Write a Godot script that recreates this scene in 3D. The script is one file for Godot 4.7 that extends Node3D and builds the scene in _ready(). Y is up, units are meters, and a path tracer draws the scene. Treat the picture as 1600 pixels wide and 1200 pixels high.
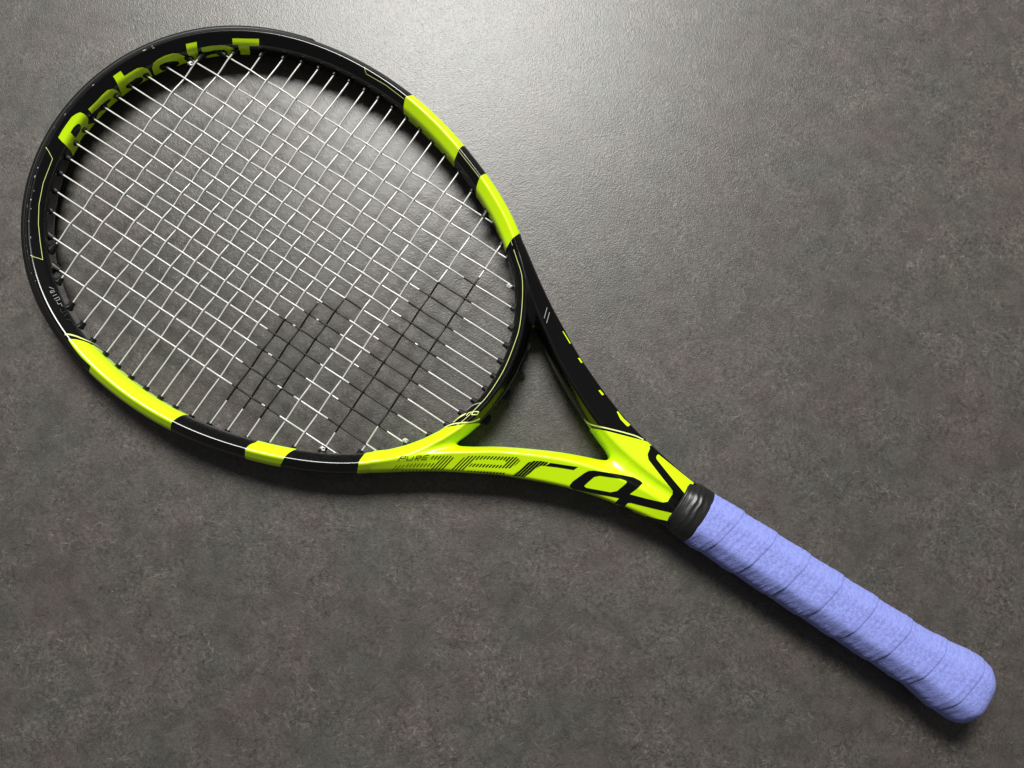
extends Node3D
# A lime and black tennis racket with a lavender grip, lying on a dark stone-look table top.
# Racket measures are millimetres: u along the axis from the head's tip, v across it, w up from the table.

const AXIS_TURN := -0.574674
const MID := 340.0
const HOOP := [137.159, 2.023, 18.703, -3.086, 1.126, -0.442, -0.239, 0.132, -0.044]
const SEAM := 147.5
const SX := 2.35          # millimetres of hoop per degree round the head
const SY := 0.16          # millimetres of section per degree round the tube

var racket: Node3D
var mats := {}
var arm_pts: Array = []
var bridge_pts: Array = []
var used := {}
var wear := RandomNumberGenerator.new()

func _ready() -> void:
	wear.seed = 21
	build_camera_and_light()
	build_materials()
	build_table()
	racket = Node3D.new()
	racket.name = "tennis_racket"
	add_child(racket)
	var axis := Vector3(cos(AXIS_TURN), 0, -sin(AXIS_TURN))
	racket.position = Vector3(-0.281759, 0, -0.251085) + axis * (MID * 0.001)
	racket.rotation.y = AXIS_TURN
	racket.set_meta("label", "lime and black tennis racket with lavender grip, lying on the dark table top")
	racket.set_meta("category", "tennis racket")
	prepare_throat()
	var head := build_hoop()
	build_bumper()
	var th := build_throat()
	build_decals(head, th[0], th[1])
	build_strings()
	build_collar()
	build_grip()

# ---------------------------------------------------------------- camera, light, exposure
func build_camera_and_light() -> void:
	var cam := Camera3D.new()
	cam.name = "camera"
	add_child(cam)
	var b := Basis(Vector3(0.99973, 0.02325, 0.0), Vector3(-0.00336, 0.14457, -0.98949), Vector3(-0.023, 0.98922, 0.14461)).orthonormalized()
	cam.transform = Transform3D(b, Vector3(0, 0.4911, 0))
	cam.fov = 53.01
	cam.near = 0.01
	cam.far = 20.0
	cam.current = true
	var we := WorldEnvironment.new()
	we.name = "environment"
	var env := Environment.new()
	env.background_mode = Environment.BG_COLOR
	env.background_color = Color(0.35, 0.35, 0.355)
	env.tonemap_mode = Environment.TONE_MAPPER_LINEAR
	env.tonemap_exposure = 1.0
	env.sdfgi_enabled = true
	env.ssao_enabled = true
	env.ssil_enabled = true
	we.environment = env
	add_child(we)
	# the room's window, past the top of the picture
	var win := AreaLight3D.new()
	win.name = "window_light"
	win.area_size = Vector2(1.0, 0.68)
	win.light_energy = 9.0
	win.light_color = Color(1.0, 1.0, 0.985)
	win.area_range = 12.0
	win.area_attenuation = 2.0
	win.shadow_enabled = true
	add_child(win)
	win.look_at_from_position(Vector3(-0.15, 1.68, -1.45), Vector3(-0.03, 0, -0.03), Vector3.UP)

# ---------------------------------------------------------------- materials
func mat(called: String, c: Color, rough: float, coat := 0.0) -> StandardMaterial3D:
	var m := StandardMaterial3D.new()
	m.resource_name = called
	m.albedo_color = c
	m.roughness = rough
	if coat > 0.0:
		m.clearcoat_enabled = true
		m.clearcoat = coat
		m.clearcoat_roughness = 0.08
	mats[called] = m
	return m

func noise(freq: float, kind: int, seed_: int, octaves := 3) -> FastNoiseLite:
	var n := FastNoiseLite.new()
	n.seed = seed_
	n.frequency = freq
	n.noise_type = kind
	n.fractal_octaves = octaves
	return n

func noise_map(n: FastNoiseLite, size: int) -> NoiseTexture2D:
	var t := NoiseTexture2D.new()
	t.width = size
	t.height = size
	t.seamless = true
	t.noise = n
	return t

func build_materials() -> void:
	mat("black", Color(0.02, 0.02, 0.021), 0.22, 0.3).metallic_specular = 0.45
	mat("lime", Color(0.775, 0.93, 0.0), 0.36, 0.3)
	mat("pale_lime", Color(0.86, 0.9, 0.56), 0.35)
	mat("pale_print", Color(0.75, 0.76, 0.70), 0.35)
	mat("grey_print", Color(0.62, 0.63, 0.62), 0.35)
	mat("dark_print", Color(0.2, 0.2, 0.2), 0.35)
	mat("plastic", Color(0.035, 0.035, 0.038), 0.38)
	mat("bumper", Color(0.035, 0.035, 0.036), 0.36)
	mat("string", Color(0.75, 0.75, 0.735), 0.24).metallic_specular = 0.9
	mat("stencil_ink", Color(0.018, 0.018, 0.018), 0.4).metallic_specular = 0.4
	var r := mat("rubber", Color(0.105, 0.105, 0.105), 0.36)
	r.heightmap_enabled = false
	var g := mat("grip_tape", Color(0.53, 0.57, 0.835), 0.9)
	g.rim_enabled = true
	g.rim = 0.2
	g.rim_tint = 0.6
	g.uv1_triplanar = true
	g.uv1_scale = Vector3(1, 1, 1) * 22.0
	var gn := noise(0.06, FastNoiseLite.TYPE_SIMPLEX_SMOOTH, 5, 5)
	var gt := noise_map(gn, 512)
	g.heightmap_enabled = true
	g.heightmap_texture = gt
	g.heightmap_scale = 0.018
	var ramp := Gradient.new()
	ramp.set_color(0, Color(0.87, 0.865, 0.92))
	ramp.set_color(1, Color(1.0, 1.0, 1.0))
	ramp.set_offset(0, 0.2)
	ramp.set_offset(1, 0.72)
	var gc := noise_map(noise(0.032, FastNoiseLite.TYPE_SIMPLEX_SMOOTH, 9, 6), 512)
	gc.color_ramp = ramp
	g.albedo_texture = gc

# ---------------------------------------------------------------- mesh helpers
func commit(called: String, st: SurfaceTool, m: Material, parent: Node) -> MeshInstance3D:
	st.index()
	var o := MeshInstance3D.new()
	var n: int = used.get(called, 0)
	used[called] = n + 1
	o.name = called if n == 0 else "%s_%03d" % [called, n]
	o.mesh = st.commit()
	o.material_override = m
	parent.add_child(o, true)
	return o

func put(u: float, v: float, w: float) -> Vector3:
	return Vector3((u - MID) * 0.001, w * 0.001, -v * 0.001)

func lift(u: float) -> float:
	return 12.4 + 0.007 * u

func tri(st: SurfaceTool, a: Array, b: Array, c: Array) -> void:
	# each corner is [position, normal]; the front face runs clockwise
	var n: Vector3 = (b[0] - a[0]).cross(c[0] - a[0])
	if n.dot(a[1] + b[1] + c[1]) > 0.0:
		var x := b
		b = c
		c = x
	for k in [a, b, c]:
		st.set_normal(k[1])
		st.add_vertex(k[0])

func smax(a: float, b: float, k: float) -> float:
	var h := maxf(k - absf(a - b), 0.0) / k
	return maxf(a, b) + h * h * k * 0.25

# the tube's section: inner wall, inner facet, outer facet, outer wall, all rounded into each other
func sect(t: float, z: float, hw: float, hh: float, tr: float) -> float:
	z = absf(z)
	var hq := hh + 0.35
	var di := hq - 0.5 * hh
	var do_ := hq - 0.54 * hh
	var f1 := (-(t - tr) * di + (z - hq) * (tr + hw)) / sqrt(di * di + (tr + hw) * (tr + hw))
	var f2 := ((t - tr) * do_ + (z - hq) * (hw - tr)) / sqrt(do_ * do_ + (hw - tr) * (hw - tr))
	return smax(smax(f1, f2, 1.7), maxf(-t, t) - hw, 2.2)

# ---------------------------------------------------------------- the head's hoop
func rim_at(p: float) -> Vector2:
	var r := 0.0
	for k in HOOP.size():
		r += HOOP[k] * cos(p * k)
	return Vector2(175.0 - r * cos(p), r * sin(p))

func hoop_frame(deg: float) -> Array:
	var p := deg_to_rad(deg)
	var c := rim_at(p)
	var d := (rim_at(p + 0.0005) - rim_at(p - 0.0005)).normalized()
	var n := Vector2(-d.y, d.x)
	if n.dot(c - Vector2(175, 0)) < 0.0:
		n = -n
	var co := cos(p)
	var hw := 6.25 + 0.75 * pow(maxf(0.0, co), 2.0) - 0.55 * pow(maxf(0.0, -co), 6.0)
	return [c + n * hw, n, hw, 12.3 - 0.6 * co * co]

func ray_section(theta: float, hw: float, hh: float, tr: float) -> float:
	var ct := cos(theta)
	var s := sin(theta)
	var lo := 2.0
	var hi := 22.0
	for i in 16:
		var m := 0.5 * (lo + hi)
		if sect(m * ct, m * s, hw, hh, tr) < 0.0:
			lo = m
		else:
			hi = m
	return lo

# [position, normal] of the hoop's surface, offset outwards
func hoop_point(f: Array, theta: float, off: float) -> Array:
	var hw: float = f[2]
	var hh: float = f[3]
	var r := ray_section(theta, hw, hh, 0.5)
	var t := r * cos(theta)
	var z := r * sin(theta)
	var e := 0.05
	var g := Vector2(sect(t + e, z, hw, hh, 0.5) - sect(t - e, z, hw, hh, 0.5), sect(t, z + e, hw, hh, 0.5) - sect(t, z - e, hw, hh, 0.5)).normalized()
	t += g.x * off
	z += g.y * off
	var c: Vector2 = f[0] + f[1] * t
	var nn: Vector2 = f[1] * g.x
	return [put(c.x, c.y, lift(c.x) + z), Vector3(nn.x, g.y, -nn.y).normalized()]

func build_hoop() -> MeshInstance3D:
	var st := SurfaceTool.new()
	st.begin(Mesh.PRIMITIVE_TRIANGLES)
	var rows := []
	var na := 84
	var steps := 420
	for i in steps + 1:
		var f := hoop_frame(lerpf(-SEAM, SEAM, float(i) / steps))
		var row := []
		for j in na:
			row.append(hoop_point(f, TAU * j / na, 0.0))
		rows.append(row)
	for i in steps:
		for j in na:
			var k := (j + 1) % na
			tri(st, rows[i][j], rows[i + 1][j], rows[i + 1][k])
			tri(st, rows[i][j], rows[i + 1][k], rows[i][k])
	return commit("head_frame", st, mats.black, racket)

func build_bumper() -> void:
	var st := SurfaceTool.new()
	st.begin(Mesh.PRIMITIVE_TRIANGLES)
	var prof := [[62.0, 0.02], [59.0, 0.7], [54.0, 1.0], [47.0, 0.95], [44.0, 1.5], [38.0, 1.75], [26.0, 1.8], [14.0, 1.7], [10.0, 0.9], [-10.0, 0.9], [-14.0, 1.7], [-30.0, 1.8], [-44.0, 1.4], [-58.0, 0.9], [-64.0, 0.02]]
	var rows := []
	var steps := 260
	for i in steps + 1:
		var d := lerpf(-66.0, 63.0, float(i) / steps)
		var f := hoop_frame(d)
		var ends := smoothstep(0.0, 1.6, minf(63.0 - d, d + 66.0)) * lerpf(0.62, 1.0, smoothstep(0.0, 30.0, minf(63.0 - d, d + 66.0)))
		var row := []
		for q in prof:
			row.append(hoop_point(f, deg_to_rad(q[0]), q[1] * ends + 0.02)[0])
		rows.append(row)
	st.set_smooth_group(0)
	for i in steps:
		for j in prof.size() - 1:
			for q in [[i, j], [i + 1, j], [i + 1, j + 1], [i, j], [i + 1, j + 1], [i, j + 1]]:
				st.add_vertex(rows[q[0]][q[1]])
	st.index()
	st.generate_normals()
	commit("bumper_guard", st, mats.bumper, racket)

# ---------------------------------------------------------------- throat: arms, bridge and shaft as one rounded field
func prepare_throat() -> void:
	var a := [[259.0, 105.2, 6.25, 12.1, 0.5], [286.0, 90.7, 6.25, 12.1, 0.5], [300.0, 79.8, 6.6, 12.0, 0.4], [318.0, 66.5, 7.2, 11.9, -1.0], [335.0, 54.8, 7.8, 11.7, -3.2],
		[350.0, 46.0, 8.1, 11.6, -4.6], [365.0, 37.0, 8.7, 11.5, -5.2], [390.0, 24.9, 9.8, 11.5, -5.6], [409.0, 17.3, 10.5, 11.7, -5.2], [425.0, 12.3, 11.0, 12.0, -4.2],
		[445.0, 8.4, 11.0, 12.6, -3.0], [460.0, 6.4, 10.6, 12.6, -1.5], [482.0, 5.4, 9.4, 12.2, 0.0]]
	var n := a.size()
	for i in n - 1:
		for s in 3:
			var t := s / 3.0
			var row := []
			for k in 5:
				var p1: float = a[i][k]
				var p2: float = a[i + 1][k]
				var p0: float = a[i - 1][k] if i > 0 else 2.0 * p1 - p2
				var p3: float = a[i + 2][k] if i + 2 < n else 2.0 * p2 - p1
				row.append(0.5 * (2.0 * p1 + (p2 - p0) * t + (2.0 * p0 - 5.0 * p1 + 4.0 * p2 - p3) * t * t + (3.0 * p1 - p0 - 3.0 * p2 + p3) * t * t * t))
			arm_pts.append(row)
	arm_pts.append(a[n - 1])
	for i in 14:
		var f := hoop_frame(lerpf(128.0, 180.0, i / 13.0))
		bridge_pts.append([f[0].x, f[0].y, f[2], 11.8, 0.5])
	var last: Array = bridge_pts[13].duplicate()
	last[1] = -3.0
	bridge_pts.append(last)

func near(q: Vector2, pts: Array) -> Array:
	var best := 1e9
	var out := [99.0, 1.0, 1.0, 0.0]
	for i in pts.size() - 1:
		var p: Array = pts[i]
		var r: Array = pts[i + 1]
		var c := Vector2(p[0], p[1])
		var d := Vector2(r[0], r[1]) - c
		var w := clampf((q - c).dot(d) / d.length_squared(), 0.0, 1.0)
		var off := q - c - d * w
		var l := off.length_squared()
		if l < best:
			best = l
			out = [sqrt(l) * (1.0 if d.cross(off) >= 0.0 else -1.0), lerpf(p[2], r[2], w), lerpf(p[3], r[3], w), lerpf(p[4], r[4], w)]
	return out

func column(u: float, v: float) -> Array:
	v = absf(v)
	return [near(Vector2(u, v), arm_pts), near(Vector2(u, -v), arm_pts) if v < 30.0 and u > 370.0 else [99.0, 1.0, 1.0, 0.0], near(Vector2(u, v), bridge_pts) if u < 375.0 else [99.0, 1.0, 1.0, 0.0],
		clampf((u - 302.0) * 0.25, 0.3, 5.0), clampf((u - 380.0) * 0.3, 0.3, 9.0) * (1.0 - 0.6 * clampf((u - 430.0) / 22.0, 0.0, 1.0))]

func field(c: Array, z: float) -> float:
	var a: Array = c[0]
	var b: Array = c[1]
	var d: Array = c[2]
	var f := sect(a[0], z, a[1], a[2], a[3])
	if absf(d[0]) < 40.0:
		f = -smax(-f, -sect(d[0], z, d[1], d[2], d[3]), c[3])
	if absf(b[0]) < 60.0:
		f = -smax(-f, -sect(b[0], z, b[1], b[2], b[3]), c[4])
	return f

func top_of(c: Array) -> float:
	var lo := 0.0
	var hi := 15.0
	for i in 16:
		var m := 0.5 * (lo + hi)
		if field(c, m) < 0.0:
			lo = m
		else:
			hi = m
	return lo

# [position, normal] on the throat's upper surface over a point of the plan
func throat_point(q: Vector2, off: float) -> Array:
	var e := 0.15
	for i in 4:
		var f := field(column(q.x, q.y), 1.5)
		if f < -0.02:
			break
		var g := Vector2(field(column(q.x + e, q.y), 1.5) - field(column(q.x - e, q.y), 1.5), field(column(q.x, q.y + e), 1.5) - field(column(q.x, q.y - e), 1.5)) / (2.0 * e)
		q -= g.normalized() * (f + 0.05)
	var c := column(q.x, q.y)
	var z := top_of(c)
	var n := Vector3(field(column(q.x + e, q.y), z) - field(column(q.x - e, q.y), z), field(c, z + e) - field(c, z - e), -(field(column(q.x, q.y + e), z) - field(column(q.x, q.y - e), z))).normalized()
	return [put(q.x, q.y, lift(q.x) + z) + n * off * 0.001, n]

func paint_side(u: float, v: float) -> float:
	# above zero where the paint is black: the right arm and the bridge
	if u < 352.0:
		return Vector2(14.89, 12.6).cross(Vector2(u - 324.24, v + 39.6)) / 19.5
	if u > 441.0:
		var low := lerpf(-19.9, -18.0, (u - 441.0) / 14.6) if u < 455.6 else lerpf(-18.0, -12.6, (u - 455.6) / 14.0)
		return maxf(v - lerpf(18.2, 15.4, (u - 443.0) / 26.6), low - v)
	if v > 0.0:
		return Vector2(24.59, 8.75).cross(Vector2(u - 404.01, v - 10.72)) / 26.1
	return -1.0

func build_throat() -> Array:
	var h := 0.9
	var u0 := 296.0
	var nx := 208
	var ny := 206
	var nz := 34
	var v0 := -0.5 * h * (ny - 1)
	var z0 := -0.5 * h * (nz - 1)
	var vol := PackedFloat32Array()
	vol.resize(nx * ny * nz)
	vol.fill(9.0)
	var sf := hoop_frame(SEAM)
	var sc: Vector2 = sf[0]
	var sn: Vector2 = sf[1]
	var stan := Vector2(sn.y, -sn.x)
	for i in nx:
		var u := u0 + i * h
		for j in range(ny / 2, ny):
			var v := v0 + j * h
			var c := column(u, v)
			if minf(minf(absf(c[0][0]) - c[0][1], absf(c[1][0]) - c[1][1]), absf(c[2][0]) - c[2][1]) > 6.0:
				continue
			var cut := u - 476.0
			if u < 330.0 and v > 60.0:
				cut = maxf(cut, -(Vector2(u, v) - sc).dot(stan))
			for k in range(nz / 2, nz):
				var f := maxf(field(c, z0 + k * h), cut)
				var k2 := nz - 1 - k
				var j2 := ny - 1 - j
				vol[(i * ny + j) * nz + k] = f
				vol[(i * ny + j) * nz + k2] = f
				vol[(i * ny + j2) * nz + k] = f
				vol[(i * ny + j2) * nz + k2] = f
	# surface nets
	var ids := {}
	var verts := []
	var corner := [0, nz, ny * nz, ny * nz + nz, 1, nz + 1, ny * nz + 1, ny * nz + nz + 1]
	var co := [Vector3(0, 0, 0), Vector3(0, 1, 0), Vector3(1, 0, 0), Vector3(1, 1, 0), Vector3(0, 0, 1), Vector3(0, 1, 1), Vector3(1, 0, 1), Vector3(1, 1, 1)]
	var edges := [[0, 1], [2, 3], [4, 5], [6, 7], [0, 2], [1, 3], [4, 6], [5, 7], [0, 4], [1, 5], [2, 6], [3, 7]]
	for i in nx - 1:
		for j in ny - 1:
			var base := (i * ny + j) * nz
			if vol[base + nz / 2] > 8.0 and vol[base + corner[3] + nz / 2] > 8.0:
				continue
			for k in nz - 1:
				var at := base + k
				var inside := 0
				for q in 8:
					if vol[at + corner[q]] < 0.0:
						inside += 1
				if inside == 0 or inside == 8:
					continue
				var sum := Vector3.ZERO
				var cnt := 0
				for e in edges:
					var a := vol[at + corner[e[0]]]
					var b := vol[at + corner[e[1]]]
					if (a < 0.0) != (b < 0.0):
						sum += co[e[0]].lerp(co[e[1]], a / (a - b))
						cnt += 1
				var p := sum / cnt
				var u := u0 + (i + p.x) * h
				var v := v0 + (j + p.y) * h
				var z := z0 + (k + p.z) * h
				# pull the corner onto the surface and take its normal from the field
				var e2 := 0.2
				var n := Vector3.ZERO
				for pull in 2:
					var c := column(u, v)
					var f := field(c, z)
					n = Vector3(field(column(u + e2, v), z) - field(column(u - e2, v), z), field(column(u, v + e2), z) - field(column(u, v - e2), z), field(c, z + e2) - field(c, z - e2))
					n = n.normalized()
					if absf(f) > 0.6 or (pull == 1 and absf(f) < 0.02):
						break
					u -= n.x * f
					v -= n.y * f
					z -= n.z * f
				ids[at] = verts.size()
				verts.append([put(u, v, lift(u) + z), Vector3(n.x, n.z, -n.y), paint_side(u, v)])
	var lime := SurfaceTool.new()
	lime.begin(Mesh.PRIMITIVE_TRIANGLES)
	var black := SurfaceTool.new()
	black.begin(Mesh.PRIMITIVE_TRIANGLES)
	var axes := [ny * nz, nz, 1]
	for i in range(1, nx - 1):
		for j in range(1, ny - 1):
			var base := (i * ny + j) * nz
			if vol[base + nz / 2] > 8.0:
				continue
			for k in range(1, nz - 1):
				var at := base + k
				var s := vol[at] < 0.0
				for ax in 3:
					if s == (vol[at + axes[ax]] < 0.0):
						continue
					var d1: int = axes[(ax + 1) % 3]
					var d2: int = axes[(ax + 2) % 3]
					var quad := [at, at - d1, at - d1 - d2, at - d2]
					if not quad.all(func(x): return ids.has(x)):
						continue
					var w := quad.map(func(x): return verts[ids[x]])
					split(lime, black, w[0], w[1], w[2])
					split(lime, black, w[0], w[2], w[3])
	return [commit("lime_throat", lime, mats.lime, racket), commit("black_throat_arm", black, mats.black, racket)]

func split(lime: SurfaceTool, black: SurfaceTool, a: Array, b: Array, c: Array) -> void:
	if a[2] <= 0.0 and b[2] <= 0.0 and c[2] <= 0.0:
		tri(lime, a, b, c)
	elif a[2] > 0.0 and b[2] > 0.0 and c[2] > 0.0:
		tri(black, a, b, c)
	else:
		var low := []
		var high := []
		var ring := [a, b, c]
		for i in 3:
			var p: Array = ring[i]
			var q: Array = ring[(i + 1) % 3]
			(low if p[2] <= 0.0 else high).append(p)
			if (p[2] <= 0.0) != (q[2] <= 0.0):
				var t: float = p[2] / (p[2] - q[2])
				var m := [p[0].lerp(q[0], t), p[1].lerp(q[1], t).normalized(), 0.0]
				low.append(m)
				high.append(m)
		for i in range(1, low.size() - 1):
			tri(lime, low[0], low[i], low[i + 1])
		for i in range(1, high.size() - 1):
			tri(black, high[0], high[i], high[i + 1])

# ---------------------------------------------------------------- paint and print laid on the frame
func pairs(flat: Array) -> PackedVector2Array:
	var p := PackedVector2Array()
	for i in range(0, flat.size(), 2):
		p.append(Vector2(flat[i], flat[i + 1]))
	return p

func lay(st: SurfaceTool, where: String, outline: PackedVector2Array, holes: Array, off: float, cx: float, cy: float) -> void:
	var lo := outline[0]
	var hi := outline[0]
	for p in outline:
		lo = lo.min(p)
		hi = hi.max(p)
	var cache := {}
	for i in range(floori(lo.x / cx), ceili(hi.x / cx)):
		var strip := Geometry2D.intersect_polygons(outline, PackedVector2Array([Vector2(i * cx, lo.y - 1), Vector2((i + 1) * cx, lo.y - 1), Vector2((i + 1) * cx, hi.y + 1), Vector2(i * cx, hi.y + 1)]))
		for piece in strip:
			var a := piece[0].y
			var b := piece[0].y
			for p in piece:
				a = minf(a, p.y)
				b = maxf(b, p.y)
			for j in range(floori(a / cy), ceili(b / cy)):
				var left := Geometry2D.intersect_polygons(piece, PackedVector2Array([Vector2(i * cx, j * cy), Vector2((i + 1) * cx, j * cy), Vector2((i + 1) * cx, (j + 1) * cy), Vector2(i * cx, (j + 1) * cy)]))
				for hole in holes:
					var next: Array[PackedVector2Array] = []
					for l in left:
						next.append_array(Geometry2D.clip_polygons(l, hole))
					left = next
				for l in left:
					var idx := Geometry2D.triangulate_polygon(l)
					var pts := []
					for p in l:
						var key := Vector2i(roundi(p.x * 1000.0), roundi(p.y * 1000.0))
						if not cache.has(key):
							cache[key] = hoop_point(hoop_frame(p.x / SX), deg_to_rad(p.y / SY), off) if where == "hoop" else throat_point(p, off)
						pts.append(cache[key])
					for t in range(0, idx.size(), 3):
						tri(st, pts[idx[t]], pts[idx[t + 1]], pts[idx[t + 2]])

func plain(called: String) -> String:
	for k in ["letter", "pinstripe", "lime_band"]:
		if called.begins_with(k):
			return k
	return called

func build_decals(head: Node, lime: Node, black: Node) -> void:
	var joined := {}
	for d in PRINTS:
		var on_line: bool = d[0].ends_with("_line")
		var where: String = d[0].trim_suffix("_line")
		var polys := []
		var inner := []
		if on_line:
			polys = Geometry2D.offset_polyline(pairs(d[3]), d[4] * 0.5, Geometry2D.JOIN_ROUND, Geometry2D.END_BUTT)
			inner = polys.filter(func(p): return Geometry2D.is_polygon_clockwise(p))
			polys = polys.filter(func(p): return not Geometry2D.is_polygon_clockwise(p))
		else:
			polys = [pairs(d[3])]
		var parent: Node = head
		if where == "throat":
			parent = lime if d[2] == "black" else black
		var one: bool = on_line and not d[1].begins_with("pinstripe") and not d[1].begins_with("lime_arc") and not d[1].begins_with("lime_stripe")
		var st: SurfaceTool
		if one and joined.has(d[1]):
			st = joined[d[1]][0]
		else:
			st = SurfaceTool.new()
			st.begin(Mesh.PRIMITIVE_TRIANGLES)
			if one:
				joined[d[1]] = [st, mats[d[2]], parent]
		var holes := inner
		if not on_line:
			for x in d[4]:
				holes.append(pairs(x))
		for p in polys:
			if where == "hoop":
				lay(st, where, p, holes, 0.07 if d[1] == "lime_band" else 0.12, 2.0, 0.6)
			else:
				lay(st, where, p, holes, 0.2, 0.9, 0.9)
		if not one:
			commit(plain(d[1]), st, mats[d[2]], parent)
	for k in joined:
		commit(k, joined[k][0], joined[k][1], joined[k][2])
	# scuffs where the tip has scraped the ground
	var chips := SurfaceTool.new()
	chips.begin(Mesh.PRIMITIVE_TRIANGLES)
	for k in 24:
		var c := Vector2(lerpf(-42.0, 24.0, pow(wear.randf(), 1.3)) * SX, wear.randf_range(11.5, 15.2) if k % 3 else wear.randf_range(13.6, 14.6))
		var rx := wear.randf_range(0.25, 0.9) * (1.8 if k % 7 == 0 else 1.0)
		var ry := wear.randf_range(0.12, 0.3)
		var poly := PackedVector2Array()
		for q in 7:
			var w := wear.randf_range(0.6, 1.1)
			poly.append(c + Vector2(cos(TAU * q / 7.0) * rx, sin(TAU * q / 7.0) * ry) * w)
		lay(chips, "hoop", poly, [], 0.16, 2.0, 0.6)
	commit("scuff_mark", chips, mats.grey_print, head).set_meta("kind", "stuff")
	# striped letters fade in from thin lines to full black
	var groups := [[0, 4], [4, 8], [8, 9]]
	for g in groups:
		var st := SurfaceTool.new()
		st.begin(Mesh.PRIMITIVE_TRIANGLES)
		var step := Vector2(1.748, 1.133)
		var run := Vector2(3.494, 16.554).normalized()
		for r in range(g[0], g[1]):
			var region := pairs(STRIPED[r])
			for n in range(-24, 26):
				var at := Vector2(341.86, -61.24) + step * n
				run = Vector2(3.494, 16.554).lerp(Vector2(3.904, 15.352), [0.0, 0.45, 1.0][groups.find(g)]).normalized()
				var duty := lerpf(0.16, 0.47, clampf((n + 20.0) / 34.0, 0.0, 1.0)) if g[0] < 8 else 0.76
				var w := step * duty
				var bar := PackedVector2Array([at - run * 30.0, at + run * 36.0, at + run * 36.0 + w, at - run * 30.0 + w])
				for p in Geometry2D.intersect_polygons(region, bar):
					lay(st, "throat", p, [], 0.2, 1.0, 1.0)
		commit("striped_letter", st, mats.black, lime)

# ---------------------------------------------------------------- strings
func tube(st: SurfaceTool, path: Array, r: float, sides: int) -> void:
	var rings := []
	for i in path.size():
		var d: Vector3 = (path[mini(i + 1, path.size() - 1)] - path[maxi(i - 1, 0)]).normalized()
		var a := d.cross(Vector3.UP).normalized()
		var b := a.cross(d).normalized()
		var ring := []
		for k in sides:
			var n := a * cos(TAU * k / sides) + b * sin(TAU * k / sides)
			ring.append([path[i] + n * r, n])
		rings.append(ring)
	for i in path.size() - 1:
		for k in sides:
			var l := (k + 1) % sides
			tri(st, rings[i][k], rings[i + 1][k], rings[i + 1][l])
			tri(st, rings[i][k], rings[i + 1][l], rings[i][l])
	for i in [0, path.size() - 1]:
		var d: Vector3 = path[i] - path[1 if i == 0 else path.size() - 2]
		for k in range(1, sides - 1):
			tri(st, [rings[i][0][0], d.normalized()], [rings[i][k][0], d.normalized()], [rings[i][k + 1][0], d.normalized()])

func weave(s: float, marks: Array, first_up: bool) -> float:
	# height over or under at each crossing, eased in between
	var amp := 0.66
	var sign0 := 1.0 if first_up else -1.0
	if s <= marks[0]:
		return sign0 * amp * smoothstep(marks[0] - 14.0, marks[0], s)
	for k in marks.size() - 1:
		if s <= marks[k + 1]:
			var sg := sign0 * (1.0 if k % 2 == 0 else -1.0)
			return sg * amp * cos(PI * (s - marks[k]) / (marks[k + 1] - marks[k]))
	var se := sign0 * (1.0 if (marks.size() - 1) % 2 == 0 else -1.0)
	return se * amp * (1.0 - smoothstep(marks[-1], marks[-1] + 14.0, s))

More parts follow.
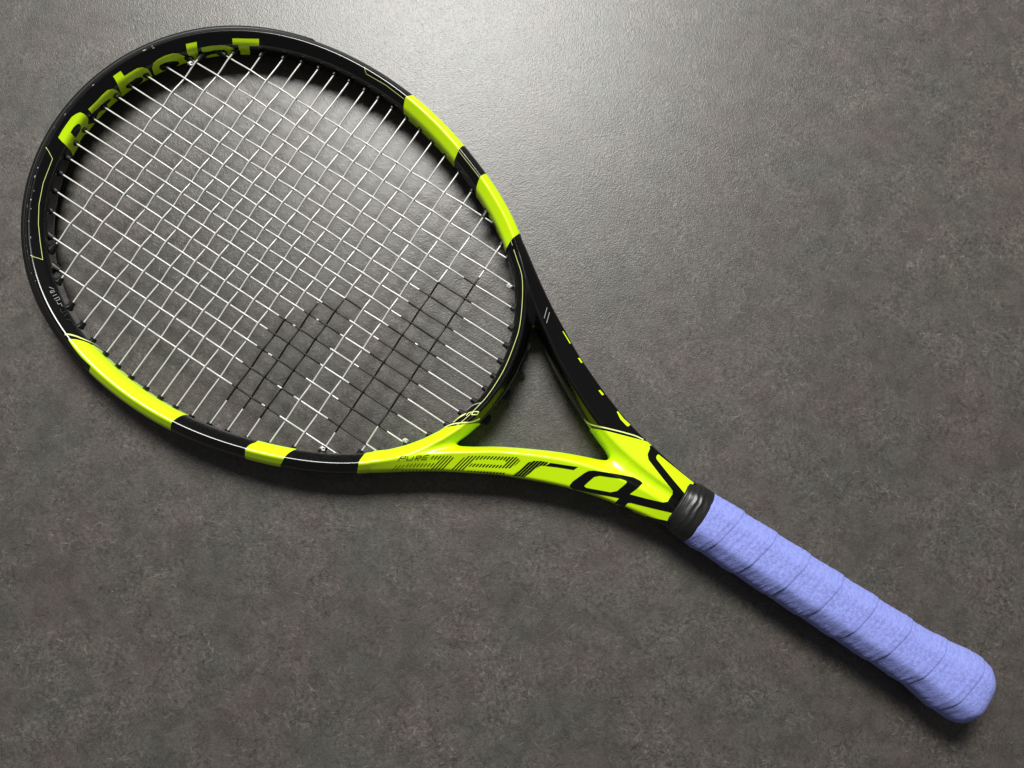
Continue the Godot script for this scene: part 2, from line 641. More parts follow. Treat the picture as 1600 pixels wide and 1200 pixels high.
func build_strings() -> void:
	var mv := [88.3, 73.5, 60.1, 47.9, 36.6, 25.6, 15.0, 4.8]
	var ms := [65.5, 49.0, 38.0, 32.0, 27.6, 25.2, 22.0, 21.0]
	var me := [277.0, 297.0, 308.5, 317.2, 322.6, 326.0, 328.4, 330.2]
	var cu := [52.5, 69.1, 85.0, 98.4, 110.1, 121.9, 133.1, 144.2, 156.0, 167.0, 178.3, 189.8, 201.9, 213.5, 225.9, 239.4, 253.6, 269.5, 289.3]
	var ch := [75.5, 91.4, 100.1, 106.6, 111.4, 114.0, 116.2, 117.3, 117.8, 117.8, 117.6, 117.0, 115.0, 112.6, 109.6, 104.8, 98.5, 88.2, 78.2]
	var vs := []
	for i in 16:
		vs.append(mv[i] if i < 8 else -mv[15 - i])
	var rng := RandomNumberGenerator.new()
	rng.seed = 11
	# black stencil: where the double bar crosses each string
	for i in 16:
		var k := i if i < 8 else 15 - i
		var marks := []
		for j in 19:
			if cu[j] > ms[k] and cu[j] < me[k] and absf(vs[i]) < ch[j]:
				marks.append(cu[j])
		var first := cu.find(marks[0])
		var wob := rng.randf_range(-0.25, 0.25)
		var at := func(s: float) -> Vector3: return put(s, vs[i] + wob * sin((s - ms[k]) / (me[k] - ms[k]) * PI * 3.0), lift(s) + weave(s, marks, (i + 1 + first + 1) % 2 == 0))
		var o := string_part("main_string", at, ms[k] - 5.0, me[k] + 5.0)
		var v: float = vs[i]
		if v < -30.0:
			stencil(o, at, 197.0 + rng.randf_range(-1, 4), 236.0 + rng.randf_range(-2, 2))
		elif v < -20.0:
			stencil(o, at, 209.0, 236.5)
		elif v < -10.0:
			stencil(o, at, 215.7, 236.7)
		elif v < 0.0:
			stencil(o, at, 226.0, 239.4)
		if v > -78.0 and v < 30.0:
			stencil(o, at, 260.0 + rng.randf_range(-2, 3), minf(295.5 + rng.randf_range(-1, 1), 341.0 - absf(v) * 0.7))
		elif v > 30.0 and v < 40.0:
			stencil(o, at, 270.0, 294.6)
		elif v > 40.0 and v < 50.0:
			stencil(o, at, 281.4, 290.4)
		var way := 1.0
		for e in [[ms[k], -1.0], [me[k], 1.0]]:
			grommet(e[0], v, Vector2(e[1], 0.0), rng)
	for j in 19:
		var marks := []
		for i in range(15, -1, -1):
			var k := i if i < 8 else 15 - i
			if cu[j] > ms[k] and cu[j] < me[k] and absf(vs[i]) < ch[j]:
				marks.append(vs[i])
		var first := vs.find(marks[0])
		var bow := rng.randf_range(-0.5, 0.5)
		var at := func(s: float) -> Vector3: return put(cu[j] + bow * cos(s / 80.0), s, lift(cu[j]) + weave(s, marks, (first + 1 + j + 1) % 2 == 1))
		var o := string_part("cross_string", at, -ch[j] - 5.0, ch[j] + 5.0)
		if j >= 12 and j <= 14:
			stencil(o, at, [-98.0, -97.0, -96.0][j - 12], [-36.2, -16.7, -6.1][j - 12])
		elif j >= 17:
			stencil(o, at, [-78.0, -60.5][j - 17], [36.4, 52.9][j - 17])
		for s in [-1.0, 1.0]:
			grommet(cu[j], s * ch[j], Vector2(0.0, s), rng)
	for q in [[268.9, -90.2, 0.4], [308.7, -58.6, 1.2], [309.0, 58.5, 2.0], [50.5, 70.5, 0.9]]:
		var st := SurfaceTool.new()
		st.begin(Mesh.PRIMITIVE_TRIANGLES)
		var path := []
		for k in 26:
			var a := TAU * 2.2 * k / 25.0
			path.append(put(q[0] + 1.15 * cos(a * 1.3 + q[2]) + 0.5 * sin(a * 2.1), q[1] + 0.95 * sin(a * 1.9 + q[2]), lift(q[0]) + 0.9 + 0.9 * sin(a * 0.9 + q[2])))
		tube(st, path, 0.00062, 8)
		commit("string_knot", st, mats.string, racket)
	for q in [[341.0, -19.8], [343.2, 0.2], [341.6, 20.7], [336.5, 33.0]]:
		var st := SurfaceTool.new()
		st.begin(Mesh.PRIMITIVE_TRIANGLES)
		var c := Vector2(q[0] - 0.4, q[1])
		for k in 24:
			var a0 := TAU * k / 24.0
			var a1 := TAU * (k + 1) / 24.0
			for s in [[3.7, 3.4, 8.2], [3.7, 3.4, 7.4]]:
				var p := [put(c.x + 1.2 + cos(a0) * s[0], c.y + sin(a0) * s[0], s[2]), put(c.x + 1.2 + cos(a1) * s[0], c.y + sin(a1) * s[0], s[2]), put(c.x + 1.2, c.y, s[2])]
				var up := Vector3.UP if s[2] > 8.0 else Vector3.DOWN
				tri(st, [p[0], up], [p[1], up], [p[2], up])
			var o0 := Vector3(cos(a0), 0, -sin(a0))
			var o1 := Vector3(cos(a1), 0, -sin(a1))
			var r := [put(c.x + 1.2 + cos(a0) * 3.7, c.y + sin(a0) * 3.7, 8.2), put(c.x + 1.2 + cos(a1) * 3.7, c.y + sin(a1) * 3.7, 8.2), put(c.x + 1.2 + cos(a1) * 3.7, c.y + sin(a1) * 3.7, 7.4), put(c.x + 1.2 + cos(a0) * 3.7, c.y + sin(a0) * 3.7, 7.4)]
			tri(st, [r[0], o0], [r[1], o1], [r[2], o1])
			tri(st, [r[0], o0], [r[2], o1], [r[3], o0])
		commit("grommet_tab", st, mats.plastic, racket)

func string_part(called: String, at: Callable, a: float, b: float) -> MeshInstance3D:
	var st := SurfaceTool.new()
	st.begin(Mesh.PRIMITIVE_TRIANGLES)
	var path := []
	var n := int((b - a) / 1.6)
	for i in n + 1:
		path.append(at.call(lerpf(a, b, float(i) / n)))
	tube(st, path, 0.00054, 10)
	return commit(called, st, mats.string, racket)

func stencil(o: MeshInstance3D, at: Callable, a: float, b: float) -> void:
	# the ink has worn away in places, so a mark may be laid in two or three runs
	var runs := [[a, b]]
	if b - a > 24.0 and wear.randf() < 0.3:
		var g := lerpf(a + 6.0, b - 8.0, wear.randf())
		runs = [[a, g], [g + wear.randf_range(0.8, 3.2), b]]
	var st := SurfaceTool.new()
	st.begin(Mesh.PRIMITIVE_TRIANGLES)
	for r in runs:
		var path := []
		var n := maxi(2, int((r[1] - r[0]) / 1.6))
		for i in n + 1:
			path.append(at.call(lerpf(r[0], r[1], float(i) / n)))
		tube(st, path, 0.00059, 10)
	commit("stencil_mark", st, mats.stencil_ink, o)

func grommet(u: float, v: float, d: Vector2, rng: RandomNumberGenerator) -> void:
	var st := SurfaceTool.new()
	st.begin(Mesh.PRIMITIVE_TRIANGLES)
	var dir := Vector3(d.x, 0, -d.y)
	var side := dir.cross(Vector3.UP)
	var tip := put(u, v, lift(u))
	var prof := [[0.3, 0.65], [0.0, 0.95], [0.0, 1.5], [0.35, 1.8], [3.2, 2.0], [3.6, 2.5], [7.0, 2.6]]
	var rings := []
	for p in prof:
		var ring := []
		for k in 14:
			var n := side * cos(TAU * k / 14.0) + Vector3.UP * sin(TAU * k / 14.0)
			ring.append(tip + dir * (p[0] * 0.001) + n * (p[1] * 0.001))
		rings.append(ring)
	st.set_smooth_group(-1)
	for i in prof.size() - 1:
		for k in 14:
			var l := (k + 1) % 14
			var n := side * cos(TAU * (k + 0.5) / 14.0) + Vector3.UP * sin(TAU * (k + 0.5) / 14.0)
			if i < 2:
				n = -dir
			tri(st, [rings[i][k], n], [rings[i + 1][k], n], [rings[i + 1][l], n])
			tri(st, [rings[i][k], n], [rings[i + 1][l], n], [rings[i][l], n])
	commit("grommet", st, mats.plastic, racket)

# ---------------------------------------------------------------- handle
func octagon(theta: float, hw: float, hh: float, sharp: float) -> float:
	var s := 0.0
	for k in 8:
		var a := TAU * k / 8.0
		var d := cos(theta - a)
		if d > 0.0:
			var reach := hw if k % 4 == 0 else (hh if k % 4 == 2 else (hw + hh) * 0.5 * 1.035)
			s += pow(d / reach, sharp)
	return pow(s, -1.0 / sharp)

func loft(called: String, us: Array, na: int, radius: Callable, m: Material) -> void:
	var st := SurfaceTool.new()
	st.begin(Mesh.PRIMITIVE_TRIANGLES)
	st.set_smooth_group(0)
	var rows := []
	for u in us:
		var row := []
		for j in na:
			var a := TAU * j / na
			var r: float = radius.call(u, a)
			row.append(put(u, r * cos(a), lift(u) + r * sin(a)))
		rows.append(row)
	for i in us.size() - 1:
		for j in na:
			var k := (j + 1) % na
			for p in [rows[i][j], rows[i + 1][j], rows[i + 1][k], rows[i][j], rows[i + 1][k], rows[i][k]]:
				st.add_vertex(p)
	st.index()
	st.generate_normals()
	commit(called, st, m, racket)

func build_collar() -> void:
	var n := noise(0.09, FastNoiseLite.TYPE_SIMPLEX_SMOOTH, 31, 2)
	var us := []
	for i in 61:
		us.append(lerpf(467.6, 485.5, i / 60.0))
	loft("grip_collar", us, 96, func(u: float, a: float) -> float:
		var t := (u - 467.6) / 17.9
		var grow := smoothstep(0.0, 0.05, t) * 0.9
		var slope := lerpf(0.0, 1.5, smoothstep(0.05, 0.6, t))
		var x := u - 2.0 * sin(a) + 1.1 * n.get_noise_2d(cos(a) * 18.0, sin(a) * 18.0)
		var ring := 0.32 * exp(-pow((x - 473.3) / 0.9, 2.0)) + 0.3 * exp(-pow((x - 476.7) / 1.0, 2.0))
		var edge := -1.2 * smoothstep(0.94, 1.0, t)
		return octagon(a, 15.6 + grow + slope, 13.0 + grow + slope, 9.0) + ring + edge + 0.12 * n.get_noise_2d(u * 3.0, a * 14.0), mats.rubber)

func build_grip() -> void:
	var wide := noise(0.05, FastNoiseLite.TYPE_SIMPLEX_SMOOTH, 77, 3)
	var fine := noise(0.35, FastNoiseLite.TYPE_SIMPLEX_SMOOTH, 78, 3)
	var us := []
	var u := 483.2
	while u < 672.0:
		us.append(u)
		u += 0.5
	for i in 25:
		var a := PI * 0.5 * i / 24.0
		us.append(672.0 + 9.6 * sin(a))
	loft("grip_tape", us, 120, func(x: float, a: float) -> float:
		var flare := smoothstep(632.0, 664.0, x)
		var hw := 17.3 + 3.5 * flare
		var hh := 15.0 + 1.5 * flare
		var r := octagon(a, hw, hh, lerpf(16.0, 12.0, flare))
		if x > 660.0:
			r *= sqrt(maxf(0.0, 1.0 - pow(clampf((x - 660.0) / 22.0, 0.0, 1.0), 5.0)))
		var turn := (x - 507.0) / 23.3 + a / TAU + 0.02 * wide.get_noise_2d(x * 0.6, a * 4.0)
		var ph := turn - floorf(turn)
		var lap := 0.62 * smoothstep(0.12, 0.9, ph)
		lap *= 1.0 - smoothstep(0.975, 1.0, ph)
		lap -= 0.24 * exp(-pow((ph - 0.998) / 0.009, 2.0)) + 0.24 * exp(-pow(ph / 0.009, 2.0))
		var bump := 0.16 * exp(-pow((ph - 0.80) / 0.03, 2.0)) + 0.1 * exp(-pow((ph - 0.45) / 0.05, 2.0))
		var fade := 1.0 - smoothstep(668.0, 680.0, x)
		var start := smoothstep(483.2, 485.0, x)
		var soft := 0.24 * wide.get_noise_3d(turn * 130.0, cos(a) * 22.0, sin(a) * 22.0) + 0.055 * fine.get_noise_3d(x * 1.2, cos(a) * 16.0, sin(a) * 16.0)
		var crease := wide.get_noise_2d(turn * 330.0, a * 9.0)
		lap -= 0.5 * smoothstep(0.12, 0.45, crease) * smoothstep(0.2, 0.9, -cos(a - 0.45)) * smoothstep(0.15, 0.6, ph)
		return r + ((lap + bump) * fade + soft * minf(1.0, r / 8.0)) * start - 0.5 * (1.0 - start), mats.grip_tape)

# ---------------------------------------------------------------- the dark table top
func build_table() -> void:
	var size := 1792
	var span := 0.72
	var maps := []
	for q in [[0.0022, FastNoiseLite.TYPE_SIMPLEX_SMOOTH, 3, 4], [0.009, FastNoiseLite.TYPE_SIMPLEX_SMOOTH, 14, 4], [0.045, FastNoiseLite.TYPE_SIMPLEX_SMOOTH, 25, 3], [0.42, FastNoiseLite.TYPE_SIMPLEX, 36, 2], [0.006, FastNoiseLite.TYPE_SIMPLEX_SMOOTH, 47, 3], [0.13, FastNoiseLite.TYPE_SIMPLEX_SMOOTH, 58, 3], [0.022, FastNoiseLite.TYPE_SIMPLEX_SMOOTH, 69, 5]]:
		var n := noise(q[0], q[1], q[2], q[3])
		if q[2] == 25:
			n.fractal_type = FastNoiseLite.FRACTAL_RIDGED
			n.domain_warp_enabled = true
			n.domain_warp_amplitude = 26.0
			n.domain_warp_frequency = 0.02
		if q[2] == 69:
			n.domain_warp_enabled = true
			n.domain_warp_amplitude = 34.0
			n.domain_warp_frequency = 0.03
			n.fractal_gain = 0.6
		if q[2] == 58:
			n.domain_warp_enabled = true
			n.domain_warp_amplitude = 16.0
			n.domain_warp_frequency = 0.06
			n.fractal_gain = 0.65
		if q[2] == 14:
			n.domain_warp_enabled = true
			n.domain_warp_amplitude = 40.0
			n.domain_warp_frequency = 0.012
		maps.append(n.get_image(size, size, false, false, true).get_data())
	var big: PackedByteArray = maps[0]
	var mid: PackedByteArray = maps[1]
	var vein: PackedByteArray = maps[2]
	var grain: PackedByteArray = maps[3]
	var hue: PackedByteArray = maps[4]
	var fleck: PackedByteArray = maps[5]
	var blot: PackedByteArray = maps[6]
	var col := PackedByteArray()
	col.resize(size * size * 3)
	var hgt := PackedByteArray()
	hgt.resize(size * size)
	for i in size * size:
		var b := big[i] / 255.0 - 0.5
		var m := mid[i] / 255.0 - 0.5
		var vn := vein[i] / 255.0
		var g := grain[i] / 255.0 - 0.5
		var c := fleck[i] / 255.0 - 0.5
		var hu := hue[i] / 255.0 - 0.5 + c * 0.25
		var patch := 0.06 * smoothstep(0.53, 0.58, blot[i] / 255.0) - 0.06 * smoothstep(0.40, 0.35, blot[i] / 255.0)
		var rough_patch := clampf(0.72 + m * 1.3 + b * 0.5, 0.4, 1.1)
		var curl := maxf(0.0, vn - 0.66) * rough_patch
		var l := 1.0 + 0.10 * b + 0.11 * m + 0.34 * g + patch + (0.42 * c + 0.7 * c * absf(c)) * rough_patch - 0.5 * curl
		var base := 75.0 * l
		col[i * 3] = clampi(int(base * (1.0 + 0.09 * hu)), 0, 255)
		col[i * 3 + 1] = clampi(int(base * (0.945 - 0.01 * hu)), 0, 255)
		col[i * 3 + 2] = clampi(int(base * (0.885 + 0.02 * hu)), 0, 255)
		hgt[i] = clampi(int(128.0 + 95.0 * g + 45.0 * c - 40.0 * curl), 0, 255)
	var img := Image.create_from_data(size, size, false, Image.FORMAT_RGB8, col)
	var rng := RandomNumberGenerator.new()
	rng.seed = 5
	# the pressed pattern's short curled strokes, paler and darker than their ground
	for k in 26000:
		var p := Vector2(rng.randf() * size, rng.randf() * size)
		var here := mid[int(p.y) * size + int(p.x)] / 255.0
		if rng.randf() > clampf((here - 0.30) * 2.4, 0.12, 1.0):
			continue
		var d := Vector2.from_angle(rng.randfn(0.0, 0.75) + (PI if rng.randf() < 0.5 else 0.0))
		var bend := rng.randfn(0.0, 0.09)
		var len := rng.randi_range(5, 20)
		var gain := rng.randf_range(0.14, 0.52) if rng.randf() < 0.54 else -rng.randf_range(0.14, 0.42)
		for s in len:
			d = d.rotated(bend)
			p += d
			if p.x < 1 or p.y < 1 or p.x > size - 2 or p.y > size - 2:
				break
			var f := 1.0 + gain * sin(PI * (s + 0.5) / len)
			var at := Vector2i(p)
			var c1 := img.get_pixelv(at)
			img.set_pixelv(at, Color(minf(c1.r * f, 0.46), minf(c1.g * f, 0.45), minf(c1.b * f, 0.43)))
	for k in 70:
		var c := 0.42 + rng.randf() * 0.3
		img.set_pixel(rng.randi_range(0, size - 1), rng.randi_range(0, size - 1), Color(c, c, c * 0.96))
	for k in 46:
		# short faint scratches
		var p := Vector2(rng.randf() * size, rng.randf() * size)
		var d := Vector2.from_angle(rng.randf() * TAU)
		var bend := rng.randf_range(-0.012, 0.012)
		var len := rng.randi_range(14, 90)
		var lighter := rng.randf() < 0.55
		for s in len:
			d = d.rotated(bend)
			p += d
			if p.x < 1 or p.y < 1 or p.x > size - 2 or p.y > size - 2:
				break
			var c0 := img.get_pixelv(Vector2i(p))
			img.set_pixelv(Vector2i(p), c0.lerp(Color(0.52, 0.51, 0.48) if lighter else Color(0.16, 0.15, 0.14), 0.3 * sin(PI * s / len)))
	img.generate_mipmaps()
	var m := StandardMaterial3D.new()
	m.resource_name = "stone_laminate"
	m.albedo_texture = ImageTexture.create_from_image(img)
	m.roughness = 0.4
	m.metallic_specular = 0.52
	m.heightmap_enabled = true
	m.heightmap_texture = ImageTexture.create_from_image(Image.create_from_data(size, size, false, Image.FORMAT_L8, hgt))
	m.heightmap_scale = 0.045
	var st := SurfaceTool.new()
	st.begin(Mesh.PRIMITIVE_TRIANGLES)
	var hx := 0.8
	var z1 := -0.95
	var z2 := 0.6
	var dy := -0.03
	var faces := [[Vector3(-hx, 0, z1), Vector3(hx, 0, z1), Vector3(hx, 0, z2), Vector3(-hx, 0, z2), Vector3.UP], [Vector3(-hx, dy, z1), Vector3(hx, dy, z1), Vector3(hx, dy, z2), Vector3(-hx, dy, z2), Vector3.DOWN],
		[Vector3(-hx, 0, z1), Vector3(hx, 0, z1), Vector3(hx, dy, z1), Vector3(-hx, dy, z1), Vector3.FORWARD], [Vector3(-hx, 0, z2), Vector3(hx, 0, z2), Vector3(hx, dy, z2), Vector3(-hx, dy, z2), Vector3.BACK],
		[Vector3(-hx, 0, z1), Vector3(-hx, 0, z2), Vector3(-hx, dy, z2), Vector3(-hx, dy, z1), Vector3.LEFT], [Vector3(hx, 0, z1), Vector3(hx, 0, z2), Vector3(hx, dy, z2), Vector3(hx, dy, z1), Vector3.RIGHT]]
	for f in faces:
		var order := [0, 1, 2, 0, 2, 3]
		var n: Vector3 = (f[1] - f[0]).cross(f[2] - f[0])
		if n.dot(f[4]) > 0.0:
			order = [0, 2, 1, 0, 3, 2]
		for k in order:
			var p: Vector3 = f[k]
			st.set_normal(f[4])
			st.set_uv(Vector2((p.x + p.y) / span + 0.5, (p.z + p.y + 0.06) / span + 0.5))
			st.add_vertex(p)
	st.index()
	st.generate_tangents()
	var o := MeshInstance3D.new()
	o.name = "table_top"
	o.mesh = st.commit()
	o.material_override = m
	o.set_meta("kind", "structure")
	o.set_meta("label", "dark grey stone-look table top under the tennis racket")
	add_child(o)

# printed shapes: [surface, name, paint, outline, holes or width]; on the hoop round the head and round the tube, on the throat in plan
const PRINTS := [
	["hoop", "letter_b", "lime", [-15.86, 16.70, -13.81, 16.68, -11.75, 16.61, -9.69, 16.66, -7.34, 16.66, -4.99, 16.70, -2.64, 16.69, 0.00, 17.41, 2.06, 18.47, 2.64, 20.46, 2.64, 23.12, 1.76, 25.79, -0.29, 28.45, 1.47, 31.52, 3.23, 34.24, 0.00, 34.24, -2.35, 34.24, -4.99, 34.24, -7.05, 34.24, -9.40, 34.24, -11.46, 34.24, -13.81, 34.24, -16.74, 34.24, -19.98, 34.24, -19.09, 32.03, -18.21, 28.34, -17.92, 24.33, -17.33, 21.74, -16.74, 19.06], [[-9.99, 20.66, -6.76, 20.56, -3.82, 21.18, -3.23, 22.57, -4.11, 24.58, -6.76, 25.92, -10.87, 26.28, -10.58, 22.93], [-12.63, 33.47, -10.28, 32.35, -8.22, 32.46, -5.87, 32.59, -4.70, 34.24, -6.17, 34.24, -8.22, 34.24, -10.58, 34.24]]],
	["hoop", "letter_a", "lime", [6.17, 20.72, 9.11, 20.92, 12.04, 21.04, 14.69, 20.88, 17.33, 20.66, 21.15, 20.67, 23.79, 21.99, 24.97, 25.00, 24.97, 30.58, 24.09, 34.24, 20.56, 34.24, 17.33, 34.24, 14.98, 34.24, 12.93, 34.24, 10.28, 34.24, 7.93, 34.24, 5.58, 34.24, 5.58, 31.40, 8.81, 29.38, 10.87, 30.28, 12.63, 32.70, 14.69, 32.13, 14.98, 29.78, 18.51, 29.00, 19.09, 27.29, 17.04, 25.80, 13.81, 25.34, 9.69, 25.24, 5.58, 24.33], [[8.81, 34.08, 11.75, 34.24, 14.69, 34.24, 17.62, 34.24, 17.62, 34.24, 14.69, 34.24, 11.75, 34.24, 9.11, 34.24]]],
	["hoop", "letter_b", "lime", [28.49, 16.74, 31.14, 16.76, 33.49, 16.76, 33.19, 20.11, 37.31, 20.15, 41.42, 20.13, 44.36, 21.11, 46.12, 23.28, 46.12, 28.56, 45.53, 34.24, 42.01, 34.24, 39.66, 34.24, 37.01, 34.24, 33.78, 34.24, 30.84, 34.24, 27.61, 34.24, 24.68, 34.24, 25.85, 28.62, 26.73, 23.91, 27.61, 20.96, 28.20, 18.73], [[29.96, 26.94, 33.19, 26.45, 37.60, 25.73, 39.95, 27.22, 40.83, 30.65, 39.36, 33.31, 35.25, 34.24, 32.31, 33.52, 29.96, 30.47]]],
	["hoop", "letter_o", "lime", [48.47, 24.62, 50.53, 21.82, 53.76, 20.77, 56.11, 20.59, 58.46, 20.35, 60.81, 20.51, 63.16, 20.62, 66.09, 21.73, 68.15, 25.22, 68.15, 30.55, 67.27, 34.24, 63.74, 34.24, 60.81, 34.24, 57.58, 34.24, 54.93, 34.24, 51.99, 34.24, 49.35, 34.24, 47.00, 34.24, 47.29, 31.05], [[51.70, 28.19, 53.17, 25.42, 57.28, 25.20, 59.34, 26.14, 61.39, 27.04, 63.45, 29.73, 62.86, 33.05, 59.93, 34.24, 55.52, 34.24, 52.29, 33.18]]],
	["hoop", "letter_l", "lime", [71.97, 17.58, 74.91, 17.63, 78.14, 17.61, 77.55, 19.98, 76.96, 22.73, 76.08, 27.25, 74.91, 32.80, 71.97, 33.43, 69.91, 30.83, 70.50, 25.00, 71.09, 21.38], []],
	["hoop", "letter_a", "lime", [79.31, 21.47, 82.25, 21.38, 85.48, 21.22, 88.42, 21.35, 91.36, 21.38, 94.88, 22.21, 97.53, 24.44, 98.41, 27.68, 96.06, 33.89, 93.12, 34.24, 91.94, 34.24, 92.53, 30.10, 91.65, 26.19, 89.01, 25.79, 86.36, 25.29, 84.01, 25.77, 81.66, 26.14, 78.73, 25.28], []],
	["hoop", "letter_a_bowl", "lime", [77.26, 34.24, 80.19, 31.55, 84.31, 30.42, 86.66, 30.71, 89.01, 30.87, 89.59, 32.92, 88.42, 34.24, 85.77, 34.24, 83.13, 34.24, 80.78, 34.24], []],
	["hoop", "letter_t", "lime", [98.70, 17.66, 100.76, 17.69, 103.11, 17.70, 105.46, 17.69, 107.81, 17.63, 109.86, 17.51, 112.21, 17.39, 114.56, 17.20, 114.27, 21.59, 111.04, 21.95, 107.81, 22.25, 106.63, 29.69, 105.46, 34.24, 102.52, 34.24, 99.88, 34.24, 100.17, 31.36, 100.76, 25.37, 101.34, 21.64, 98.11, 21.62], []],
	["hoop", "lime_band", "lime", [-158.62, -6.00, -158.62, 13.39, -150.40, 12.96, -143.06, 13.38, -137.18, 13.89, -139.24, 16.53, -141.88, 19.10, -145.70, 22.19, -147.76, 30.24, -149.76, 33.00, -226.19, 33.00, -226.19, 22.57, -224.43, 17.68, -223.84, 14.61, -223.25, 11.50, -223.25, -6.00], []],
	["hoop", "lime_band", "lime", [-297.57, -6.00, -297.57, 8.79, -300.21, 14.33, -301.68, 17.63, -304.32, 21.70, -304.32, 33.00, -279.06, 33.00, -279.06, 19.90, -276.42, 16.89, -275.54, 14.12, -275.24, 9.01, -275.24, -6.00], []],
	["hoop", "lime_band", "lime", [224.13, -6.00, 224.13, 13.05, 223.25, 14.87, 224.72, 18.87, 225.89, 22.01, 225.89, 33.00, 279.94, 33.00, 279.94, 22.79, 278.77, 17.77, 277.59, 14.69, 275.83, 10.75, 275.83, -6.00], []],
	["hoop", "lime_band", "lime", [299.92, -6.00, 299.92, 10.88, 301.09, 14.53, 303.44, 18.72, 305.50, 22.50, 305.50, 33.00, 346.04, 33.00, 346.04, 30.83, 345.45, 19.90, 343.69, 16.09, 340.75, 9.54, 340.75, -6.00], []],
	["hoop", "lime_band", "lime", [-349.56, -6.00, -349.56, 14.33, -349.56, 33.00, -345.45, 33.00, -345.45, 24.16, -343.39, 18.45, -341.93, 15.50, -339.57, 7.54, -339.57, -6.00], []],
	["hoop_line", "lime_arc", "pale_lime", [-133.66, 14.07, -134.83, 15.53, -137.47, 17.81, -139.82, 19.39, -141.88, 21.27, -143.35, 23.52, -143.94, 29.07, -144.82, 33.04, -146.58, 34.24], 0.90],
	["hoop_line", "pinstripe", "pale_lime", [-23.50, 14.16, -24.68, 15.59, -26.14, 17.09, -27.61, 18.82, -29.96, 18.87, -32.61, 18.86, -34.96, 18.79, -37.31, 18.67, -39.66, 18.52, -42.01, 18.28, -44.65, 18.40, -47.00, 18.43, -49.35, 18.42, -51.99, 18.36, -54.34, 18.24, -56.69, 18.40, -58.75, 18.52, -60.81, 18.60, -63.16, 18.64, -65.21, 18.62, -67.86, 18.85, -70.50, 19.02, -72.85, 19.13, -75.49, 19.16, -78.14, 19.25, -80.78, 19.26, -83.43, 19.21, -86.07, 19.08, -85.19, 17.14, -84.60, 15.52, -83.43, 14.07], 0.25],
	["hoop_line", "pinstripe", "pale_lime", [186.82, 13.75, 189.76, 15.97, 192.99, 15.92, 196.22, 15.86, 199.46, 15.77, 202.98, 15.65, 206.21, 15.49, 209.44, 15.60, 212.68, 15.66, 216.20, 15.71, 219.43, 15.72, 222.66, 15.69], 0.25],
	["hoop_line", "pinstripe", "pale_lime", [277.30, 14.91, 280.24, 14.95, 283.17, 14.97, 285.82, 14.97, 288.76, 14.95, 291.99, 14.94, 294.93, 14.91, 298.16, 14.85, 301.09, 14.78], 0.25],
	["hoop_line", "pinstripe", "pale_lime", [343.69, 16.08, 346.62, 16.09, 349.27, 16.01], 0.25],
	["hoop_line", "spin_lettering", "grey_print", [-102.81, 18.10, -104.28, 20.26], 0.28],
	["hoop_line", "spin_lettering", "grey_print", [-106.04, 20.33, -106.63, 17.79, -105.46, 17.85, -105.16, 20.34], 0.28],
	["hoop_line", "spin_lettering", "grey_print", [-108.69, 18.11, -107.81, 20.62], 0.28],
	["hoop_line", "spin_lettering", "grey_print", [-110.74, 18.01, -109.57, 21.11, -111.33, 21.14, -111.92, 18.43], 0.28],
	["hoop_line", "spin_lettering", "grey_print", [-112.80, 18.73, -114.27, 18.91, -113.97, 20.54, -116.03, 20.52], 0.28],
	["hoop_line", "side_lettering", "dark_print", [-117.21, 18.69, -119.56, 18.25], 0.28],
	["hoop_line", "side_lettering", "dark_print", [-120.14, 18.39, -118.97, 21.87], 0.28],
	["hoop_line", "side_lettering", "dark_print", [-122.49, 18.40, -121.03, 21.05], 0.28],
	["hoop_line", "side_lettering", "dark_print", [-124.84, 18.69, -126.31, 21.10], 0.28],
	["throat", "letter_o", "black", [407.69, -26.99, 408.01, -24.05, 411.01, -16.24, 412.50, -13.70, 414.95, -11.90, 430.03, -5.30, 437.41, -2.32, 441.64, -1.86, 443.69, -2.36, 442.69, -5.76, 440.56, -11.88, 437.57, -15.40, 436.65, -17.36, 423.38, -22.77, 411.02, -27.55, 408.69, -27.70], [[415.15, -22.62, 415.63, -20.27, 417.10, -15.03, 419.54, -12.55, 431.10, -7.37, 434.28, -6.68, 435.25, -7.18, 434.79, -9.50, 433.30, -14.54, 430.57, -17.21, 416.93, -22.84]]],
	["throat", "collar_graphic", "black", [435.91, 19.45, 436.83, 18.38, 437.28, 14.16, 439.25, 11.70, 444.48, 9.55, 452.41, 6.44, 458.51, 4.49, 460.91, 3.78, 462.19, 1.90, 461.82, -3.76, 459.67, -5.60, 450.32, -8.96, 440.67, -12.03, 438.28, -13.81, 436.85, -17.00, 436.38, -20.73, 436.76, -22.37, 444.08, -20.83, 456.22, -18.93, 470.78, -13.84, 476.14, -13.07, 474.27, 17.17, 470.63, 17.12, 453.31, 19.88, 443.20, 21.29, 438.24, 21.83], [[442.63, 16.32, 442.69, 17.55, 443.30, 18.20, 453.59, 17.51, 470.86, 16.35, 470.20, 15.12, 469.78, 5.23, 457.24, 9.61, 443.70, 14.67, 442.82, 15.49], [442.75, -19.81, 442.40, -18.65, 442.71, -16.85, 444.28, -15.83, 456.77, -11.57, 469.26, -7.05, 469.85, -12.61, 462.10, -15.64, 455.58, -17.89, 447.34, -19.41]]],
	["throat", "letter_r", "black", [388.95, -25.36, 390.54, -22.21, 405.77, -15.33, 404.48, -18.19, 395.21, -22.26], []],
	["throat", "lime_tip", "lime", [392.68, 11.62, 394.49, 11.13, 396.93, 10.95, 401.16, 9.97, 404.19, 10.71, 403.37, 8.41, 399.58, 8.99, 395.77, 9.83], []],
